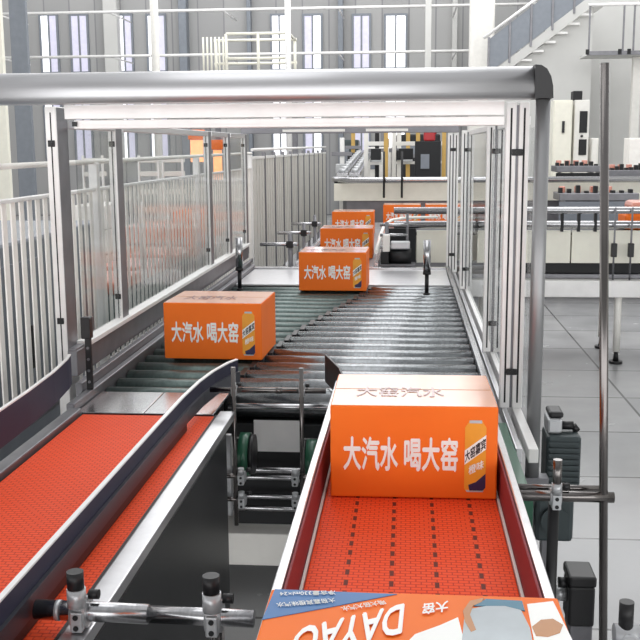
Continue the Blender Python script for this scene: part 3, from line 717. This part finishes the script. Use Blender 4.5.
# ---- far machine with cream apron
fm = thing('packing_machine', 'cream-sided packing machine with curved steel edge at far centre', 'machine', (-.3, 12.5, 0))
A = at(334, 200, 12.2); B = at(446, 181, 12.2)
part(fm, 'apron', 'cream', bx(A.x, 3.4, 12.2, 12.23, .96, 1.17)); part(fm, 'edge_rail', 'steel', tube([(A.x+.1, 13.2, 1.21), (A.x-.02, 12.5, 1.21), (A.x+.03, 12.25, 1.21), (A.x+.2, 12.15, 1.21), (3.4, 12.15, 1.21)], .035))
part(fm, 'table', 'dark', bx(A.x, 3.4, 12.24, 13.2, 1.14, 1.2)); part(fm, 'base', 'greyalu', bx(A.x+.1, 3.3, 12.3, 13.1, 0, 1.14))
parts(fm, 'hanging_rod', 'black', *[cyl((at(x, 170, 12.1).x, 12.1, 1.0), (at(x, 170, 12.1).x, 12.1, 1.55), .013, 8) for x in (384, 402)])
# frames and posts behind
for k, (xa, xb, Y) in enumerate(((364, 388, 14.5), (392, 420, 15.0), (424, 446, 15.5))):
    A, B = at(xa, 150, Y), at(xb, 150, Y)
    t = thing('steel_rack', ['left white', 'middle white', 'right white'][k]+' steel frame with a yellow post over the far machine', 'frame', (A.x, Y, 0))
    part(t, 'upright', 'paint', bx(A.x, A.x+.06, Y, Y+.06, 0, 1.85)); part(t, 'yellow_post', 'yellow', bx(B.x-.06, B.x, Y, Y+.06, 0, 1.95), label='yellow post')
    parts(t, 'crossbar', 'paint', bx(A.x+.06, B.x-.06, Y, Y+.06, 1.62, 1.68), bx(A.x+.06, B.x-.06, Y, Y+.06, 1.35, 1.39))
    part(t, 'drive_box', 'dark', bx(A.x+.1, B.x-.1, Y-.1, Y+.1, 1.42, 1.58, .01))
for k, (xa, xb) in enumerate(((338, 349), (350.5, 361))):
    Y = 13.6; A, B = at(xa, 150, Y), at(xb, 150, Y)
    t = thing('incline_conveyor', ['left', 'right'][k]+' of two pale roller tracks receding from the far machine', 'conveyor', (A.x, Y, 0))
    part(t, 'track', 'steel', prism([(A.x, 13.3, 1.22), (B.x, 13.3, 1.22), (B.x-.02, 19, 1.5), (A.x+.02, 19, 1.5)], (0, 0, .05)))
    parts(t, 'roller', 'silver', *[cyl((A.x+.03, 13.4+.5*j, 1.295+.0245*j), (B.x-.03, 13.4+.5*j, 1.295+.0245*j), .03, 8) for j in range(10)])
    parts(t, 'leg', 'paint', bx(A.x+.02, A.x+.07, 13.5, 13.55, 0, 1.22), bx(A.x+.03, A.x+.08, 18.6, 18.65, 0, 1.48))
t = thing('control_cabinet', 'dark control cabinet with a red cover on top at far centre', 'cabinet', (.2, 14.2, 0))
A, B = at(415, 150, 14.2), at(441, 150, 14.2)
part(t, 'body', 'dark', bx(A.x, B.x, 14.2, 14.5, 0, 1.68, .01)); part(t, 'screen', 'bluegrey', bx(A.x+.08, A.x+.2, 14.185, 14.2, 1.3, 1.5)); part(t, 'red_cover', 'redlamp', bx(A.x+.12, A.x+.28, 14.22, 14.4, 1.68, 1.85, .02))
part(t, 'lower_panel', 'greyalu', bx(A.x+.05, B.x-.05, 14.188, 14.2, .3, 1.15))
for k, (xa, Y, zt) in enumerate(((342, 15.8, 1.75), (353, 19.3, 1.9), (377, 17.2, 1.9), (399, 16.2, 1.95), (408, 17.4, 1.9))):
    A = at(xa, 150, Y); nm = ['first', 'second', 'third', 'fourth', 'fifth'][k]
    t = thing('line_stand', nm+' from the left of the slim upright stands behind the far machine', 'stand', (A.x, Y, 0))
    part(t, 'upright', ['alupale', 'yellow', 'dark', 'paint', 'yellow'][k], bx(A.x-.035, A.x+.035, Y, Y+.07, .02, zt)); part(t, 'base', 'greyalu', bx(A.x-.12, A.x+.12, Y-.08, Y+.15, 0, .02))
    part(t, 'arm', 'greyalu', bx(A.x-.16, A.x+.16, Y-.03, Y, zt-.28-.05*k, zt-.22-.05*k)); part(t, 'head', 'dark' if k % 2 else 'silver', bx(A.x-.10, A.x+.08, Y-.12, Y-.03, zt-.55, zt-.40, .01))
for k, (xa, xb, Y, zt, m) in enumerate(((340, 358, 20, 1.75, 'motor'), (366, 392, 21, 1.6, 'slat'), (396, 440, 20.5, 1.85, 'dark'))):
    A, B = at(xa, 150, Y), at(xb, 150, Y)
    t = thing('filling_machine', ['dark grey', 'pale', 'wide black'][k]+' boxy machine far back between the uprights at centre', 'machine', (A.x, Y, 0))
    part(t, 'housing', m, bx(A.x, B.x, Y, Y+.8, .1, zt, .03)); part(t, 'base', 'dark', bx(A.x+.03, B.x-.03, Y+.03, Y+.77, 0, .1)); part(t, 'window', 'bluegrey', bx(A.x+.06, (A.x+B.x)/2, Y-.01, Y, zt-.45, zt-.15)); part(t, 'stack_light', 'redlamp' if k == 2 else 'yellow', cyl((B.x-.1, Y+.2, zt), (B.x-.1, Y+.2, zt+.18), .035, 10))
# low dark conveyor machines right of the fence, far
for k, (xa, xb, Y, h) in enumerate(((556, 600, 13.5, 1.42), (602, 645, 13.6, 1.36), (560, 640, 11.55, 1.15))):
    A, B = at(xa, 180, Y), at(xb, 180, Y)
    t = thing('roller_table', ['left', 'right', 'nearer low'][k]+' cluttered dark machine table beyond the cross conveyor at right', 'machine', (A.x, Y, 0))
    part(t, 'table', 'greyalu', bx(A.x, B.x, Y, Y+.5, h-.16, h-.08)); part(t, 'skirt', 'bluegrey' if k else 'dark', bx(A.x, B.x, Y, Y+.03, h-.5, h-.17))
    parts(t, 'fitting', 'dark', *[bx(A.x+(B.x-A.x)*j/9+.01, A.x+(B.x-A.x)*j/9+.05, Y+.1, Y+.2, h-.08, h-.08+random.uniform(.02, .09)) for j in range(9)])
    parts(t, 'product', 'pink', *[bx(A.x+(B.x-A.x)*j/5+.04, A.x+(B.x-A.x)*j/5+.10, Y+.25, Y+.35, h-.08, h-.01) for j in range(4)])
    parts(t, 'leg', 'paint', *[bx(x, x+.05, Y+.2, Y+.25, 0, h-.16) for x in (A.x+.05, B.x-.1)])
# cabinets on the right
def cabinet(label, xa, xb, ya, Y, mname, dep=.5):
    A, B = at(xa, ya, Y), at(xb, ya, Y)
    t = thing('electric_cabinet', label, 'cabinet', ((A.x+B.x)/2, Y, 0))
    part(t, 'body', mname, bx(A.x, B.x, Y, Y+dep, .05, A.z, .01)); part(t, 'plinth', 'dark', bx(A.x+.02, B.x-.02, Y+.02, Y+dep-.02, 0, .05))
    return t, A, B
t, A, B = cabinet('tall cream cabinet with a small black handle, right of the gantry post', 554, 573, 100, 16, 'cream')
part(t, 'door', 'cream', bx(A.x+.02, B.x-.02, 15.985, 16, .3, A.z-.03)); part(t, 'handle', 'black', bx(A.x+.13, A.x+.17, 15.96, 15.985, A.z-.5, A.z-.32, .004))
t, A, B = cabinet('tall white cabinet with two dark windows beside the cream cabinet', 575, 590, 100, 16.1, 'paint')
part(t, 'window', 'dark', bx(A.x+.08, B.x-.03, 16.085, 16.1, A.z-.5, A.z-.17)); part(t, 'window', 'dark', bx(A.x+.08, B.x-.03, 16.085, 16.1, A.z-.84, A.z-.6)); part(t, 'knob', 'black', cyl((A.x+.12, 16.07, A.z-.55), (A.x+.12, 16.1, A.z-.55), .02, 10))
part(t, 'vent_box', 'dark', bx(A.x-.02, A.x+.12, 16.15, 16.4, A.z, A.z+.14))
t, A, B = cabinet('low white cabinet just right of the tall white one', 592, 599, 138, 16, 'paint', .3)
part(t, 'door', 'paint', bx(A.x+.015, B.x-.015, 15.99, 16, .3, A.z-.02))
t, A, B = cabinet('grey-brown low cabinet cut by the right edge', 630, 648, 138, 15, 'slat', .4)
part(t, 'door', 'slat', bx(A.x+.015, B.x-.015, 14.99, 15, .3, A.z-.02))
# ================================================================== STAIR AT UPPER RIGHT
stt = thing('staircase', 'steel staircase with grey balustrade panels climbing to the upper right', 'stairs', (2.5, 19.5, 0))
YS_ = 19.5
a0, a1 = at(488, 80, YS_), at(596, -2, YS_)
b0, b1_ = at(498, 62, YS_), at(580, -6, YS_)
def sl(t_): return a0.lerp(a1, t_)
for k in range(5):
    p, q = sl(k/5+.012), sl((k+1)/5-.012)
    part(stt, 'balustrade_panel', 'bluegrey', prism([(p.x, YS_, p.z+.12), (q.x, YS_, q.z+.12), (q.x, YS_, q.z+.74), (p.x, YS_, p.z+.74)], (0, .02, 0)))
    p = sl(k/5); part(stt, 'baluster', 'greyalu', bx(p.x-.02, p.x+.02, YS_-.02, YS_+.03, p.z+.02, p.z+.78))
part(stt, 'handrail', 'alupale', tube([(a0.x-.1, YS_, a0.z+.76), (a1.x, YS_, a1.z+.78)], .03))
part(stt, 'stringer', 'wallpanel', prism([(a0.x, YS_, a0.z-.1), (a1.x, YS_, a1.z-.1), (a1.x, YS_, a1.z+.1), (a0.x, YS_, a0.z+.1)], (0, .06, 0)))
d = (a1-a0)
for k in range(9):
    p = a0 + d*(k/9); part(stt, 'tread', 'alupale', bx(p.x+.05, p.x+.38, YS_+.06, YS_+1.0, p.z+.02, p.z+.06))
part(stt, 'support_wall', 'wallpanel', prism([(a0.x+.02, YS_+.2, 0), (a1.x, YS_+.2, 0), (a1.x, YS_+.2, a1.z-.12), (a0.x+.02, YS_+.2, a0.z-.12)], (0, .1, 0)))
pl = thing('upper_landing', 'pale upper walkway with slim railing posts at the top right corner', 'walkway', (5, 18.5, 0))
A = at(588, 52, 18.5); B = at(588, 4, 18.5)
part(pl, 'deck', 'wallpanel', bx(A.x, A.x+3.4, 18.6, 19.38, A.z-.05, A.z+.0)); part(pl, 'fascia', 'greyalu', bx(A.x, A.x+3.4, 18.57, 18.6, A.z-.05, A.z+.02))
parts(pl, 'railing_post', 'greyalu', *[bx(x-.015, x+.015, 18.6, 18.63, A.z+.02, B.z) for x in (A.x+.03, A.x+.62, A.x+.8, A.x+1.5, A.x+2.4)])
part(pl, 'handrail', 'alupale', cyl((A.x, 18.62, B.z), (A.x+3.4, 18.62, B.z), .03, 10))
parts(pl, 'foot_clip', 'dark', *[bx(x-.03, x+.03, 18.55, 18.57, A.z-.04, A.z+.05) for x in (A.x+.0, A.x+.56, A.x+.72)])
parts(pl, 'support_column', 'paint', bx(A.x+.9, A.x+1.05, 19, 19.15, 0, A.z-.05), bx(A.x+3, A.x+3.15, 19, 19.15, 0, A.z-.05))
struct('wall_stair', 'wallpanel', bx(at(545, 60, 21).x, 8.9, 21, 21.2, 0, 5.6))
# ================================================================== PLATFORM RAILING (upper centre left)
pr = thing('service_platform', 'cream railed service platform standing before the grey wall, above the beam', 'platform', (-4, 19, 0))
def P19(x, y, Y=19): return at(x, y, Y)
xs = (203, 225, 226, 257, 288)
A, B = P19(203, 72), P19(290, 30)
part(pr, 'deck', 'greyalu', bx(A.x, B.x, 19, 20.2, 2.7, 2.8)); parts(pr, 'leg', 'greyalu', *[bx(x, x+.1, y, y+.1, 0, 2.7) for x in (A.x, B.x-.1) for y in (19.02, 20.08)])
zt = B.z-.05
parts(pr, 'railing_post', 'cream', *[cyl((P19(x, 50).x, 19.03, 2.8), (P19(x, 50).x, 19.03, zt), .03, 8) for x in (226, 258, 289)], *[cyl((x, 20.15, 2.8), (x, 20.15, zt), .03, 8) for x in (A.x+.04, B.x-.04)])
parts(pr, 'rail', 'cream', *[cyl((P19(226, 50).x, 19.03, z), (B.x, 19.03, z), .028, 8) for z in (zt, (zt+2.8)/2)], *[cyl((A.x, 20.15, z), (B.x, 20.15, z), .028, 8) for z in (zt, (zt+2.8)/2)], cyl((B.x-.04, 19.03, zt), (B.x-.04, 20.15, zt), .028, 8))
parts(pr, 'gate_bar', 'cream', *[cyl((P19(x, 50).x, 19.03, 2.8), (P19(x, 50).x, 19.03, zt-.05), .018, 8) for x in (203, 207, 211, 215, 219, 223)])
# ================================================================== THINGS SEEN THROUGH THE LEFT FENCE
def stack(label, xa, xb, yt, Y, mname):
    A, B = at(xa, yt, Y), at(xb, yt, Y)
    t = thing('pallet_stack', label, 'pallet', ((A.x+B.x)/2, Y, 0))
    part(t, 'pallet', 'slat', *[bx(A.x-.03, B.x+.03, Y+.2*j, Y+.2*j+.1, .0, .12) for j in range(4)], bx(A.x-.03, B.x+.03, Y, Y+.7, .12, .14))
    h = (A.z-.14)/4
    for k in range(4): part(t, 'layer', mname, bx(A.x, B.x, Y+.02, Y+.68, .142+k*h, .14+(k+1)*h-.006, .012))
stack('pink film-wrapped pallet stack seen through the second pane of the left fence', 122, 165, 226, 9.5, 'pink')
stack('pale film-wrapped pallet stack seen through the first pane of the left fence', 72, 104, 205, 9.2, 'slat')
stack('orange pallet stack behind the left fence near the grey sheet fence', 170, 204, 212, 10.2, 'orange')
t = thing('low_machine', 'long low dark machine running behind the panes of the left clear fence', 'machine', (-2, 7, 0))
part(t, 'housing', 'motor', bx(-2.2, -1.7, 5.75, 8.9, .08, .72, .02)); part(t, 'base', 'dark', bx(-2.15, -1.75, 5.8, 8.85, 0, .08))
parts(t, 'cover', 'pink', *[bx(-2.15, -1.76, y, y+.6, .722, .80, .02) for y in (5.9, 6.7, 7.5)]); parts(t, 'pipe', 'alupale', *[cyl((-1.78, y, .72), (-1.78, y, 1.25), .02, 10) for y in (6.6, 7.35, 8.3)])
t = thing('machine_housing', 'grey machine housing behind the slat railing at the far left', 'machine', (-2.2, 4, 0))
part(t, 'housing', 'bluegrey', bx(-2.6, -1.75, 3.5, 5.6, .06, 1.2, .02)); part(t, 'plinth', 'dark', bx(-2.55, -1.8, 3.55, 5.55, 0, .06)); part(t, 'door', 'bluegrey', bx(-1.75, -1.74, 3.6, 4.6, .2, 1.1)); part(t, 'handle', 'black', bx(-1.74, -1.72, 4.4, 4.43, .6, .8))
for k, (xa, xb, ya, yb, Y) in enumerate(((190, 203, 140, 162, 15), (213, 222, 150, 180, 15))):
    A, B = at(xa, ya, Y), at(xb, yb, Y)
    t = thing('warm_work_lamp', ['larger', 'smaller'][k]+' warm glowing work lamp behind the left fence', 'lamp', ((A.x+B.x)/2, Y, 0))
    part(t, 'lamp_panel', 'glow', bx(A.x, B.x, Y, Y+.06, B.z, A.z, .01)); part(t, 'hood', 'orange', bx(A.x-.02, B.x+.02, Y-.05, Y+.1, A.z+.005, A.z+.15, .01)); part(t, 'stand', 'greyalu', cyl(((A.x+B.x)/2, Y+.1, 0), ((A.x+B.x)/2, Y+.1, A.z), .03, 8))
for k, x in enumerate((92, 148, 172)):
    Y = 11; A = at(x, 160, Y)
    t = thing('bottle_rack', ['leftmost', 'middle', 'rightmost'][k]+' tall pale bottle rack behind the left fence', 'rack', (A.x, Y, 0))
    parts(t, 'upright', 'alupale', bx(A.x-.12, A.x-.10, Y, Y+.04, 0, A.z+.05), bx(A.x+.10, A.x+.12, Y, Y+.04, 0, A.z+.05))
    parts(t, 'shelf', 'paint', *[bx(A.x-.099, A.x+.099, Y, Y+.2, z, z+.05) for z in (.3, .5, .7, .9, 1.1, 1.3, 1.45)])
